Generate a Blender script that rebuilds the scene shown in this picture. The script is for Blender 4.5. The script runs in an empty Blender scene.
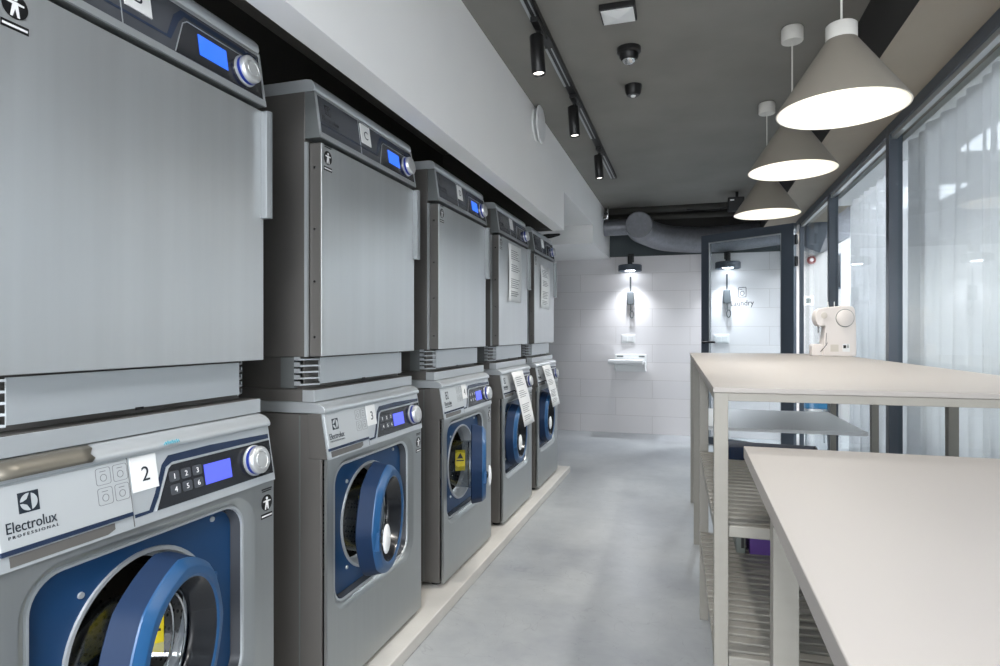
import bpy, bmesh, math, random
from mathutils import Vector, Matrix
random.seed(7)
R = math.radians
PI = math.pi
S = bpy.context.scene
col = S.collection

# ------------------------------------------------------------------ camera
cd = bpy.data.cameras.new('camera'); cam = bpy.data.objects.new('camera', cd); col.objects.link(cam)
cam.location = (0, 0, 1.25); cam.rotation_euler = (R(90), 0, R(17.04))
cd.lens = 22.32; cd.sensor_width = 36; cd.shift_y = 0.001; cd.clip_start = 0.02
S.camera = cam
# ------------------------------------------------------------------ world + exposure
w = bpy.data.worlds.new('world'); S.world = w; w.use_nodes = True
w.node_tree.nodes['Background'].inputs[0].default_value = (0.93, 0.96, 1.0, 1)
w.node_tree.nodes['Background'].inputs[1].default_value = 1.35
S.view_settings.view_transform = 'Standard'; S.view_settings.look = 'None'
S.view_settings.gamma = 1; S.view_settings.use_curve_mapping = False
S.view_settings.exposure = 2.12

# light strengths
ROOM_FILL_W = 12
PENDANT_W, SPOT_W, SCONCE_W, CORRIDOR_W = 8, 13, 20, 8.5

# ------------------------------------------------------------------ helpers
def lin(c):
    return tuple(((v/255)/12.92 if v/255 <= 0.04045 else ((v/255+0.055)/1.055)**2.4) for v in c)

def mat(name, rgb, rough=0.5, metal=0.0, emit=None, estr=0, noise=None, bump=None, spec=None, coat=0):
    """noise=(scale xyz, amount, rough amount) ; bump=(scale xyz, strength)"""
    m = bpy.data.materials.new(name); m.use_nodes = True
    nt = m.node_tree; b = nt.nodes['Principled BSDF']
    c = lin(rgb)
    b.inputs['Base Color'].default_value = (*c, 1)
    b.inputs['Roughness'].default_value = rough; b.inputs['Metallic'].default_value = metal
    if spec is not None: b.inputs['Specular IOR Level'].default_value = spec
    if coat: b.inputs['Coat Weight'].default_value = coat
    if emit:
        b.inputs['Emission Color'].default_value = (*lin(emit), 1); b.inputs['Emission Strength'].default_value = estr
    def nz(sc, detail=4):
        tc = nt.nodes.new('ShaderNodeTexCoord'); mp = nt.nodes.new('ShaderNodeMapping'); n = nt.nodes.new('ShaderNodeTexNoise')
        mp.inputs['Scale'].default_value = sc; n.inputs['Scale'].default_value = 1; n.inputs['Detail'].default_value = detail
        nt.links.new(tc.outputs['Object'], mp.inputs[0]); nt.links.new(mp.outputs[0], n.inputs[0])
        return n
    if noise:
        n = nz(noise[0]); rp = nt.nodes.new('ShaderNodeMapRange')
        rp.inputs['From Min'].default_value = 0.3; rp.inputs['From Max'].default_value = 0.7
        rp.inputs['To Min'].default_value = 1-noise[1]; rp.inputs['To Max'].default_value = 1+noise[1]
        nt.links.new(n.outputs['Fac'], rp.inputs['Value'])
        mx = nt.nodes.new('ShaderNodeMix'); mx.data_type = 'RGBA'; mx.blend_type = 'MULTIPLY'; mx.inputs[0].default_value = 1
        mx.inputs[6].default_value = (*c, 1); nt.links.new(rp.outputs[0], mx.inputs[7])
        nt.links.new(mx.outputs[2], b.inputs['Base Color'])
        if noise[2]:
            r2 = nt.nodes.new('ShaderNodeMapRange'); r2.inputs['To Min'].default_value = max(0.02, rough-noise[2]); r2.inputs['To Max'].default_value = rough+noise[2]
            nt.links.new(n.outputs['Fac'], r2.inputs['Value']); nt.links.new(r2.outputs[0], b.inputs['Roughness'])
    if bump:
        n2 = nz(bump[0]); bp = nt.nodes.new('ShaderNodeBump'); bp.inputs['Strength'].default_value = bump[1]; bp.inputs['Distance'].default_value = 0.002
        nt.links.new(n2.outputs['Fac'], bp.inputs['Height']); nt.links.new(bp.outputs[0], b.inputs['Normal'])
    return m

def glass_mat(name, tint=(0.93, 0.96, 0.97), rough=0.0, ior=1.45, boost=1.0):
    m = bpy.data.materials.new(name); m.use_nodes = True; nt = m.node_tree
    for n in list(nt.nodes):
        if n.type != 'OUTPUT_MATERIAL': nt.nodes.remove(n)
    out = nt.nodes['Material Output']
    tr = nt.nodes.new('ShaderNodeBsdfTransparent'); tr.inputs[0].default_value = (*tint, 1)
    gl = nt.nodes.new('ShaderNodeBsdfGlossy'); gl.inputs['Roughness'].default_value = rough
    fr = nt.nodes.new('ShaderNodeFresnel'); fr.inputs['IOR'].default_value = ior
    mul = nt.nodes.new('ShaderNodeMath'); mul.operation = 'MULTIPLY'; mul.inputs[1].default_value = boost; mul.use_clamp = True
    mx = nt.nodes.new('ShaderNodeMixShader')
    ge = nt.nodes.new('ShaderNodeNewGeometry'); io = nt.nodes.new('ShaderNodeMix'); io.data_type = 'FLOAT'
    io.inputs[2].default_value = ior; io.inputs[3].default_value = 1/ior     # same reflectance from either side of the pane
    nt.links.new(ge.outputs['Backfacing'], io.inputs[0]); nt.links.new(io.outputs[0], fr.inputs['IOR'])
    nt.links.new(fr.outputs[0], mul.inputs[0]); nt.links.new(mul.outputs[0], mx.inputs[0])
    nt.links.new(tr.outputs[0], mx.inputs[1]); nt.links.new(gl.outputs[0], mx.inputs[2]); nt.links.new(mx.outputs[0], out.inputs[0])
    return m

M = {}
M['steel'] = mat('brushed_steel', (164, 168, 168), 0.34, 0.75, noise=((60, 6, 2), 0.025, 0.04))
M['steel_door'] = mat('brushed_steel_door', (196, 199, 200), 0.36, 0.75, noise=((30, 6, 0.8), 0.03, 0.05))
M['steel_light'] = mat('satin_metal', (184, 189, 192), 0.32, 0.45)
M['handle_steel'] = mat('handle_steel', (132, 136, 138), 0.4, 0.4)
M['trim_metal'] = mat('trim_metal', (180, 184, 186), 0.30, 0.6)
M['dark_steel'] = mat('dark_painted_steel', (98, 96, 93), 0.42, 0.2, noise=((6, 6, 2), 0.05, 0.04))
M['mid_steel'] = mat('grey_painted_steel', (112, 116, 116), 0.4, 0.3)
M['pull_grey'] = mat('pull_switch_grey', (70, 75, 78), 0.5)
M['glass_ink'] = mat('glass_lettering', (58, 62, 68), 0.7)
M['plate'] = mat('silver_plate', (186, 190, 192), 0.38, 0.3)
M['black'] = mat('black_plastic', (17, 17, 18), 0.4)
M['rubber'] = mat('black_rubber', (14, 14, 14), 0.7)
M['gloss_black'] = mat('gloss_black_panel', (30, 32, 36), 0.18)
M['panel_grey'] = mat('smoked_panel', (74, 77, 82), 0.25, 0.2)
M['navy'] = mat('navy_band', (28, 42, 66), 0.25)
M['blue'] = mat('blue_plastic', (28, 76, 120), 0.36, 0.0)
M['ring_side_navy'] = mat('ring_side_navy', (14, 38, 68), 0.6, spec=0.25)  # side wall of the door ring, darker navy than its front
M['blue_dark'] = mat('blue_back_plate', (20, 60, 100), 0.42)
M['screen'] = mat('blue_screen', (10, 20, 90), 0.3, emit=(46, 110, 255), estr=0.31)
M['screen_off'] = mat('unlit_screen', (30, 36, 52), 0.15)
M['screen_violet'] = mat('violet_screen', (10, 20, 90), 0.3, emit=(92, 104, 255), estr=0.31)
M['knob_reflection'] = mat('painted_blue_reflection', (20, 40, 120), 0.3, emit=(40, 80, 200), estr=0.03)  # blue reflection on the knob's side, painted as a faintly glowing ring
M['knob'] = mat('knob_metal', (196, 198, 198), 0.28, 0.55)
M['ink'] = mat('ink', (24, 34, 44), 0.5)
M['teal_ink'] = mat('teal_ink', (66, 160, 178), 0.5)
M['grey_ink'] = mat('grey_ink', (120, 122, 124), 0.6)
M['paper'] = mat('paper', (226, 227, 226), 0.7)
M['white_ink'] = mat('white_ink', (225, 225, 225), 0.6)
M['white'] = mat('white_plastic', (226, 228, 228), 0.4)
M['yellow'] = mat('yellow_sticker', (232, 206, 20), 0.5)
M['chrome'] = mat('chrome', (205, 207, 208), 0.14, 1.0)
M['foil'] = mat('peeled_foil', (122, 118, 108), 0.42, 0.6, noise=((8, 8, 8), 0.12, 0.05))
M['glass'] = glass_mat('clear_glass', boost=0.45)
M['door_glass'] = glass_mat('porthole_glass', (0.72, 0.75, 0.78), ior=1.5, boost=1.3)
M['frame_black'] = mat('black_steel_frame', (74, 82, 92), 0.4, 0.0)
M['taupe'] = mat('taupe_shade', (132, 126, 116), 0.65, bump=((60, 60, 60), 0.05))
M['shade_inner'] = mat('white_shade_lining', (240, 238, 232), 0.6)
M['lamp_white'] = mat('white_lamp_cap', (214, 212, 206), 0.5)
M['bulb'] = mat('lit_bulb', (255, 250, 240), 0.4, emit=(255, 246, 230), estr=5)
M['bulb_cool'] = mat('lit_bulb_cool', (250, 252, 255), 0.4, emit=(240, 246, 255), estr=5)
M['spot_lens'] = mat('spot_lens', (250, 250, 250), 0.3, emit=(255, 248, 238), estr=1.0)
M['lacquer'] = mat('grey_lacquered_wood', (141, 138, 130), 0.5, noise=((3, 3, 40), 0.02, 0))
M['top'] = mat('white_tabletop', (160, 155, 150), 0.5, spec=0.3, noise=((5, 5, 5), 0.012, 0.03))
M['concrete_dark'] = mat('dark_ceiling_paint', (128, 126, 121), 0.85, noise=((2.2, 2.2, 2.2), 0.08, 0), bump=((25, 25, 25), 0.15))
M['white_wall'] = mat('white_plaster', (240, 240, 239), 0.8, noise=((1.5, 1.5, 1.5), 0.015, 0), bump=((40, 40, 40), 0.08))
M['dark_wall'] = mat('dark_wall_paint', (56, 55, 52), 0.85, noise=((3, 3, 3), 0.08, 0))
M['bulkhead'] = mat('bulkhead_paint', (84, 92, 95), 0.8, noise=((4, 4, 4), 0.05, 0))
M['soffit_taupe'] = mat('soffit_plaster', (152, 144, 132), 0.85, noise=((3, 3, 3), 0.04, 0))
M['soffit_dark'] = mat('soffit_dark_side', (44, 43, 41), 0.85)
M['curb'] = mat('pale_curb_concrete', (188, 186, 181), 0.7, noise=((7, 7, 7), 0.05, 0), bump=((60, 60, 60), 0.2))
M['grey_wall'] = mat('grey_corridor_wall', (172, 170, 168), 0.8)
M['duct'] = mat('insulated_duct_foil', (128, 130, 136), 0.42, 0.5, noise=((30, 30, 30), 0.10, 0.08), bump=((35, 35, 35), 0.5))
M['purple'] = mat('purple_card', (84, 48, 132), 0.5)
M['box_grey'] = mat('grey_box', (120, 126, 122), 0.6)
M['blue_crate'] = mat('blue_crate', (40, 120, 165), 0.5)
M['cream'] = mat('cream_plastic', (220, 214, 210), 0.42)
M['cream_grey'] = mat('cream_grey_inset', (202, 196, 186), 0.5)
M['red'] = mat('red_plastic', (120, 40, 34), 0.4)

# floor: polished concrete with cloudy tone and fine scuffs
def floor_mat():
    m = mat('polished_concrete', (196, 197, 196), 0.34)
    nt = m.node_tree; b = nt.nodes['Principled BSDF']
    tc = nt.nodes.new('ShaderNodeTexCoord')
    n1 = nt.nodes.new('ShaderNodeTexNoise'); n1.inputs['Scale'].default_value = 1.3; n1.inputs['Detail'].default_value = 8; n1.inputs['Roughness'].default_value = 0.62
    n2 = nt.nodes.new('ShaderNodeTexNoise'); n2.inputs['Scale'].default_value = 14; n2.inputs['Detail'].default_value = 6
    nt.links.new(tc.outputs['Object'], n1.inputs[0]); nt.links.new(tc.outputs['Object'], n2.inputs[0])
    cr = nt.nodes.new('ShaderNodeValToRGB')
    cr.color_ramp.elements[0].position = 0.30; cr.color_ramp.elements[0].color = (*lin((132, 136, 141)), 1)
    cr.color_ramp.elements[1].position = 0.66; cr.color_ramp.elements[1].color = (*lin((163, 166, 167)), 1)
    nt.links.new(n1.outputs['Fac'], cr.inputs[0])
    # scuffs: thin bright-to-dark scratch lines from a stretched, distorted noise
    n3 = nt.nodes.new('ShaderNodeTexNoise'); n3.inputs['Scale'].default_value = 3.1; n3.inputs['Detail'].default_value = 3; n3.inputs['Distortion'].default_value = 1.8
    nt.links.new(tc.outputs['Object'], n3.inputs[0])
    sub = nt.nodes.new('ShaderNodeMath'); sub.operation = 'SUBTRACT'; sub.inputs[1].default_value = 0.5
    ab = nt.nodes.new('ShaderNodeMath'); ab.operation = 'ABSOLUTE'
    lt = nt.nodes.new('ShaderNodeMapRange'); lt.inputs['From Min'].default_value = 0.0; lt.inputs['From Max'].default_value = 0.006; lt.inputs['To Min'].default_value = 0.86; lt.inputs['To Max'].default_value = 1.0
    nt.links.new(n3.outputs['Fac'], sub.inputs[0]); nt.links.new(sub.outputs[0], ab.inputs[0]); nt.links.new(ab.outputs[0], lt.inputs['Value'])
    mr = nt.nodes.new('ShaderNodeMapRange'); mr.inputs['To Min'].default_value = 0.90; mr.inputs['To Max'].default_value = 1.08
    nt.links.new(n2.outputs['Fac'], mr.inputs['Value'])
    mu = nt.nodes.new('ShaderNodeMath'); mu.operation = 'MULTIPLY'
    nt.links.new(lt.outputs[0], mu.inputs[0]); nt.links.new(mr.outputs[0], mu.inputs[1])
    mx = nt.nodes.new('ShaderNodeMix'); mx.data_type = 'RGBA'; mx.blend_type = 'MULTIPLY'; mx.inputs[0].default_value = 1
    nt.links.new(cr.outputs[0], mx.inputs[6]); nt.links.new(mu.outputs[0], mx.inputs[7]); nt.links.new(mx.outputs[2], b.inputs['Base Color'])
    r = nt.nodes.new('ShaderNodeMapRange'); r.inputs['To Min'].default_value = 0.22; r.inputs['To Max'].default_value = 0.5
    nt.links.new(n1.outputs['Fac'], r.inputs['Value']); nt.links.new(r.outputs[0], b.inputs['Roughness'])
    return m
M['floor'] = floor_mat()

def tile_mat():
    m = mat('large_wall_tiles', (206, 202, 198), 0.35); nt = m.node_tree; b = nt.nodes['Principled BSDF']
    tc = nt.nodes.new('ShaderNodeTexCoord'); sx = nt.nodes.new('ShaderNodeSeparateXYZ'); cx = nt.nodes.new('ShaderNodeCombineXYZ')
    nt.links.new(tc.outputs['Object'], sx.inputs[0]); nt.links.new(sx.outputs['X'], cx.inputs['X']); nt.links.new(sx.outputs['Z'], cx.inputs['Y'])
    br = nt.nodes.new('ShaderNodeTexBrick'); br.inputs['Scale'].default_value = 1; br.inputs['Brick Width'].default_value = 0.9; br.inputs['Row Height'].default_value = 0.2235
    br.inputs['Mortar Size'].default_value = 0.0022; br.inputs['Mortar Smooth'].default_value = 0.3
    br.inputs['Color1'].default_value = (*lin((224, 221, 221)), 1); br.inputs['Color2'].default_value = (*lin((219, 217, 218)), 1); br.inputs['Mortar'].default_value = (*lin((190, 186, 184)), 1)
    nt.links.new(cx.outputs[0], br.inputs[0]); nt.links.new(br.outputs['Color'], b.inputs['Base Color'])
    bp = nt.nodes.new('ShaderNodeBump'); bp.inputs['Strength'].default_value = 0.3; bp.inputs['Distance'].default_value = 0.002; bp.invert = True
    nt.links.new(br.outputs['Fac'], bp.inputs['Height']); nt.links.new(bp.outputs[0], b.inputs['Normal'])
    return m
M['tile'] = tile_mat()

def curtain_mat():
    m = bpy.data.materials.new('sheer_curtain'); m.use_nodes = True; nt = m.node_tree
    b = nt.nodes['Principled BSDF']; b.inputs['Base Color'].default_value = (*lin((214, 215, 217)), 1); b.inputs['Roughness'].default_value = 0.9
    tl = nt.nodes.new('ShaderNodeBsdfTranslucent'); tl.inputs[0].default_value = (*lin((214, 215, 217)), 1)
    tr = nt.nodes.new('ShaderNodeBsdfTransparent')
    m1 = nt.nodes.new('ShaderNodeMixShader'); m1.inputs[0].default_value = 0.4
    m2 = nt.nodes.new('ShaderNodeMixShader'); m2.inputs[0].default_value = 0.03
    nt.links.new(b.outputs[0], m1.inputs[1]); nt.links.new(tl.outputs[0], m1.inputs[2])
    nt.links.new(m1.outputs[0], m2.inputs[1]); nt.links.new(tr.outputs[0], m2.inputs[2])
    nt.links.new(m2.outputs[0], nt.nodes['Material Output'].inputs[0])
    return m
M['curtain'] = curtain_mat()

def drum_mat():
    m = mat('perforated_drum', (86, 84, 80), 0.3, 0.9); nt = m.node_tree; b = nt.nodes['Principled BSDF']
    tc = nt.nodes.new('ShaderNodeTexCoord'); v = nt.nodes.new('ShaderNodeTexVoronoi'); v.inputs['Scale'].default_value = 70; v.inputs['Randomness'].default_value = 0.25
    nt.links.new(tc.outputs['Object'], v.inputs['Vector'])
    mr = nt.nodes.new('ShaderNodeMapRange'); mr.inputs['From Min'].default_value = 0.28; mr.inputs['From Max'].default_value = 0.36
    nt.links.new(v.outputs['Distance'], mr.inputs['Value'])
    mx = nt.nodes.new('ShaderNodeMix'); mx.data_type = 'RGBA'; mx.inputs[6].default_value = (0.004, 0.004, 0.004, 1); mx.inputs[7].default_value = (*lin((104, 100, 94)), 1)
    nt.links.new(mr.outputs[0], mx.inputs[0]); nt.links.new(mx.outputs[2], b.inputs['Base Color'])
    return m
M['drum'] = drum_mat()

class MB:
    """collects shapes and links them as ONE mesh object"""
    def __init__(s): s.bm = bmesh.new()
    def box(s, x0, x1, y0, y1, z0, z1, T=None):
        vs = [s.bm.verts.new(v) for v in ((x0,y0,z0),(x1,y0,z0),(x1,y1,z0),(x0,y1,z0),(x0,y0,z1),(x1,y0,z1),(x1,y1,z1),(x0,y1,z1))]
        if T: 
            for v in vs: v.co = T @ v.co
        for f in ((3,2,1,0),(4,5,6,7),(0,1,5,4),(1,2,6,5),(2,3,7,6),(3,0,4,7)): s.bm.faces.new([vs[i] for i in f])
        return s
    def loft(s, loops, cap0=False, cap1=False, closed=True):
        rows = [[s.bm.verts.new(p) for p in L] for L in loops]
        n = len(rows[0])
        for a, b in zip(rows, rows[1:]):
            for i in range(n if closed else n-1):
                j = (i+1) % n
                s.bm.faces.new((a[i], a[j], b[j], b[i]))
        if cap0: s.bm.faces.new(list(reversed(rows[0])))
        if cap1: s.bm.faces.new(rows[-1])
        return s
    def prism(s, poly, fn, d0, d1):
        """poly: list of (a,b); fn(a,b,d)->xyz"""
        return s.loft([[fn(a, b, d0) for a, b in poly], [fn(a, b, d1) for a, b in poly]], True, True)
    def plate(s, outer, holes, fn, d0, d1):
        for d in (d0, d1):
            edges = []
            for L in [outer]+holes:
                vs = [s.bm.verts.new(fn(a, b, d)) for a, b in L]
                edges += [s.bm.edges.new((vs[i], vs[(i+1) % len(vs)])) for i in range(len(vs))]
            bmesh.ops.triangle_fill(s.bm, use_beauty=True, use_dissolve=False, edges=edges)
        for L in [outer]+holes:
            s.loft([[fn(a, b, d0) for a, b in L], [fn(a, b, d1) for a, b in L]])
        bmesh.ops.remove_doubles(s.bm, verts=s.bm.verts[:], dist=1e-6)
        return s
    def lathe(s, prof, T=None, n=48, cap0=False, cap1=False):
        loops = []
        for r, h in prof:
            L = [Vector((r*math.cos(2*PI*i/n), r*math.sin(2*PI*i/n), h)) for i in range(n)]
            loops.append([T @ p if T else p for p in L])
        return s.loft(loops, cap0, cap1)
    def tube(s, pts, r, n=12, caps=True):
        pts = [Vector(p) for p in pts]; rs = r if isinstance(r, (list, tuple)) else [r]*len(pts)
        loops = []; up = None
        for i, p in enumerate(pts):
            d = (pts[min(i+1, len(pts)-1)]-pts[max(i-1, 0)]).normalized()
            if up is None: up = d.orthogonal().normalized()
            up = (up-d*up.dot(d)).normalized(); sd = d.cross(up)
            loops.append([p+(up*math.cos(2*PI*k/n)+sd*math.sin(2*PI*k/n))*rs[i] for k in range(n)])
        return s.loft(loops, caps, caps)
    def build(s, name, m, parent=None, bevel=0, smooth=35, segs=2, loc=None):
        bmesh.ops.recalc_face_normals(s.bm, faces=s.bm.faces[:])
        me = bpy.data.meshes.new(name); s.bm.to_mesh(me); s.bm.free()
        if smooth:
            me.shade_smooth(); me.set_sharp_from_angle(angle=R(smooth))
        for mm in (m if isinstance(m, (list, tuple)) else [m]): me.materials.append(mm)
        o = bpy.data.objects.new(name, me); col.objects.link(o)
        if parent: o.parent = parent
        if loc: o.location = loc
        if bevel:
            bv = o.modifiers.new('bevel', 'BEVEL'); bv.width = bevel; bv.segments = segs; bv.limit_method = 'ANGLE'; bv.angle_limit = R(40)
            bv.harden_normals = True
        return o

def tag(o, label=None, cat=None, group=None, kind=None):
    if label: o['label'] = label
    if cat: o['category'] = cat
    if group: o['group'] = group
    if kind: o['kind'] = kind
    return o
def thing(name, label, cat, loc=(0,0,0), rz=0, group=None):
    o = bpy.data.objects.new(name, None); col.objects.link(o); o.empty_display_size = 0.05
    o.location = loc; o.rotation_euler = (0, 0, rz)
    return tag(o, label, cat, group)
def struct(o): return tag(o, kind='structure')
def light(name, kind, loc, power, parent=None, color=(1,1,1), rot=None, **kw):
    l = bpy.data.lights.new(name, kind); l.energy = power; l.color = color
    for k, v in kw.items(): setattr(l, k, v)
    o = bpy.data.objects.new(name, l); col.objects.link(o); o.location = loc
    if rot: o.rotation_euler = rot
    if parent: o.parent = parent
    return o
def rrect(x0, x1, z0, z1, r, n=8):
    pts = []
    for cx, cz, a0 in ((x1-r, z1-r, 0), (x0+r, z1-r, 90), (x0+r, z0+r, 180), (x1-r, z0+r, 270)):
        for i in range(n+1):
            a = R(a0+90*i/n); pts.append((cx+r*math.cos(a), cz+r*math.sin(a)))
    return pts
def circ(cx, cz, r, n=48): return [(cx+r*math.cos(2*PI*i/n), cz+r*math.sin(2*PI*i/n)) for i in range(n)]
_txt = {}
def text_mesh(body, size, width=None):
    key = (body, size, width)
    if key not in _txt:
        c = bpy.data.curves.new('lettering', 'FONT'); c.body = body; c.size = size; c.resolution_u = 3; c.extrude = 0.0004
        o = bpy.data.objects.new('lettering', c); col.objects.link(o)
        bpy.context.view_layer.update()
        me = bpy.data.meshes.new_from_object(o.evaluated_get(bpy.context.evaluated_depsgraph_get()))
        bpy.data.objects.remove(o); bpy.data.curves.remove(c)
        xs = [v.co.x for v in me.vertices]; ys = [v.co.y for v in me.vertices]
        k = (width/(max(xs)-min(xs))) if width else 1
        mx = (max(xs)+min(xs))/2; my = (max(ys)+min(ys))/2
        for v in me.vertices: v.co.x = (v.co.x-mx)*k; v.co.y = (v.co.y-my)
        _txt[key] = me
    return _txt[key].copy()
def lettering(body, size, T, m, parent, width=None, name='lettering'):
    me = text_mesh(body, size, width); me.transform(T); me.materials.clear(); me.materials.append(m)
    o = bpy.data.objects.new(name, me); col.objects.link(o); o.parent = parent
    return o
def frame(org, ex, ey, ez):
    return Matrix(((ex[0],ey[0],ez[0],org[0]),(ex[1],ey[1],ez[1],org[1]),(ex[2],ey[2],ez[2],org[2]),(0,0,0,1)))

# =================================================================== SETTING
CZ = 2.74
struct(MB().box(-1.97, 3.3, -3.2, 8.7, -0.12, 0).build('floor', M['floor'], smooth=0))
struct(MB().box(-1.97, 3.3, -3.2, 8.7, CZ, CZ+0.1).build('ceiling', M['concrete_dark'], smooth=0))
struct(MB().box(-2.09, -1.97, -3.2, 8.0, 0, CZ).build('wall_left', M['dark_wall'], smooth=0))
back = struct(MB().box(-1.97, 1.16, 7.95, 8.07, 0, 2.225).build('wall_back', M['tile'], smooth=0))
struct(MB().box(-1.97, 1.16, 7.97, 8.07, 2.225, CZ).build('trim_9', M['bulkhead'], smooth=0))
# white plaster board over the machines, its stepped end box
struct(MB().box(-1.07, -0.976, -3.2, 4.95, 2.09, CZ).build('trim_1', M['white_wall'], smooth=0))
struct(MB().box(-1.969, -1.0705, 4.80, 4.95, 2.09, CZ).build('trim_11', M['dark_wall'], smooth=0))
struct(MB().box(-1.969, -0.976, 4.95, 6.52, 2.40, CZ).build('trim_2', M['white_wall'], smooth=0))
struct(MB().box(-1.969, -0.976, 6.52, 7.95, 2.205, CZ).build('trim_3', M['white_wall'], smooth=0))
# soffit on the window side: taupe underside, dark side face
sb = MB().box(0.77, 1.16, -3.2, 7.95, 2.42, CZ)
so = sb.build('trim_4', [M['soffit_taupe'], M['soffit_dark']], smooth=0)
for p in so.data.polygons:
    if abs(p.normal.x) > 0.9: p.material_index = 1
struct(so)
# low curb the machines stand on
struct(MB().box(-1.968, -1.035, -3.0, 5.55, 0, 0.055).build('trim_5', M['curb'], bevel=0.006, smooth=0))
# corridor behind the glass
struct(MB().box(1.16, 3.3, 8.62, 8.74, 0, CZ).build('wall_far_corridor', M['grey_wall'], smooth=0))
struct(MB().box(3.18, 3.3, -3.2, 8.62, 0, CZ).build('wall_right', M['grey_wall'], smooth=0))
# window wall: black steel frames with glass
def window(n, y0, y1, xu=1.128):
    m = MB()
    m.box(1.06, 1.13, y0, y1, 2.362, 2.42)            # head
    m.box(1.06, 1.13, y0, y1, 0, 0.07)                # sill rail
    m.box(1.06, xu, y1, y1+(0.06 if xu > 1.12 else 0.035), 0, 2.42)           # far upright
    o = struct(m.build('window_%d' % n, M['frame_black'], bevel=0.003, smooth=0))
    b = MB().box(1.072, 1.10, y0, y1, 2.335, 2.362).box(1.072, 1.10, y0, y1, 0.07, 0.095)
    b.build('glazing_bead', M['trim_metal'], o, smooth=0)
    MB().box(1.104, 1.110, y0, y1, 0.07, 2.362).build('pane', M['glass'], o, smooth=0)
    return o
window(1, -0.6, 2.35); window(2, 2.41, 3.94); window(3, 4.0, 5.50); window(4, 5.56, 6.88, 1.10)
struct(MB().box(1.06, 1.13, 6.925, 7.949, 2.37, 2.42).build('trim_6', M['frame_black'], smooth=0))
# glazed door, swung into the room
door = thing('door_1', None, None, (1.01, 6.83, 0.0), R(-35.4)); struct(door)
DW, DH = 1.069, 2.365
m = MB()
m.plate([(-DW, 0.012), (0, 0.012), (0, DH), (-DW, DH)], [[(-DW+0.09, 0.09), (-0.13, 0.09), (-0.13, DH-0.085), (-DW+0.09, DH-0.085)]], lambda a, b, d: (a, d, b), -0.028, 0.028)
m.build('door_frame', M['frame_black'], door, smooth=0)
b = MB(); b.plate([(-DW+0.09, 0.09), (-0.13, 0.09), (-0.13, DH-0.085), (-DW+0.09, DH-0.085)], [[(-DW+0.102, 0.102), (-0.142, 0.102), (-0.142, DH-0.097), (-DW+0.102, DH-0.097)]], lambda a, b, d: (a, d, b), -0.02, -0.006)
b.build('glazing_bead', M['trim_metal'], door, smooth=0)
MB().box(-DW+0.09, -0.13, -0.004, 0.004, 0.09, DH-0.085).build('pane', M['glass'], door, smooth=0)
h = MB(); h.lathe([(0.022, 0), (0.022, 0.012), (0.0001, 0.012)], frame((-DW+0.045, -0.028, 1.16), (1,0,0), (0,0,1), (0,-1,0)), 20)
h.tube([(-DW+0.045, -0.03, 1.16), (-DW+0.045, -0.075, 1.16), (-DW+0.05, -0.08, 1.16), (-DW+0.21, -0.08, 1.16)], 0.012)
h.tube([(-DW+0.045, 0.03, 1.16), (-DW+0.045, 0.075, 1.16), (-DW+0.015, 0.08, 1.16), (-DW-0.06, 0.08, 1.16)], 0.008)
h.build('handle', M['black'], door)
for hz in (0.3, 1.98, 2.2):
    MB().lathe([(0.0001, -0.05), (0.014, -0.05), (0.014, 0.05), (0.0001, 0.05)], Matrix.Translation((0.012, 0.0, hz)), 14).box(-0.01, 0.03, -0.005, 0.005, hz-0.045, hz+0.045).build('hinge', M['black'], door)
Td = frame((-0.575, -0.0055, 1.575), (1,0,0), (0,0,1), (0,-1,0))
lettering('Laundry', 0.085, Td, M['glass_ink'], door, 0.27)
ic = MB(); fd = lambda a, b, d: (-0.575+a, -0.0045-d, 1.70+b)
ic.plate(rrect(-0.048, 0.048, -0.055, 0.055, 0.012), [rrect(-0.042, 0.042, -0.049, 0.049, 0.008)], fd, 0, 0.0015)
ic.plate(circ(0, -0.012, 0.026, 24), [circ(0, -0.012, 0.021, 24)], fd, 0, 0.0015)
ic.prism([(-0.032, 0.03), (0.0, 0.03), (0.0, 0.035), (-0.032, 0.035)], fd, 0, 0.0015)
ic.build('washing_icon', M['glass_ink'], door, smooth=0)
struct(MB().box(1.06, 1.13, 7.93, 7.949, 0, 2.37).build('trim_7', M['frame_black'], smooth=0))

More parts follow.
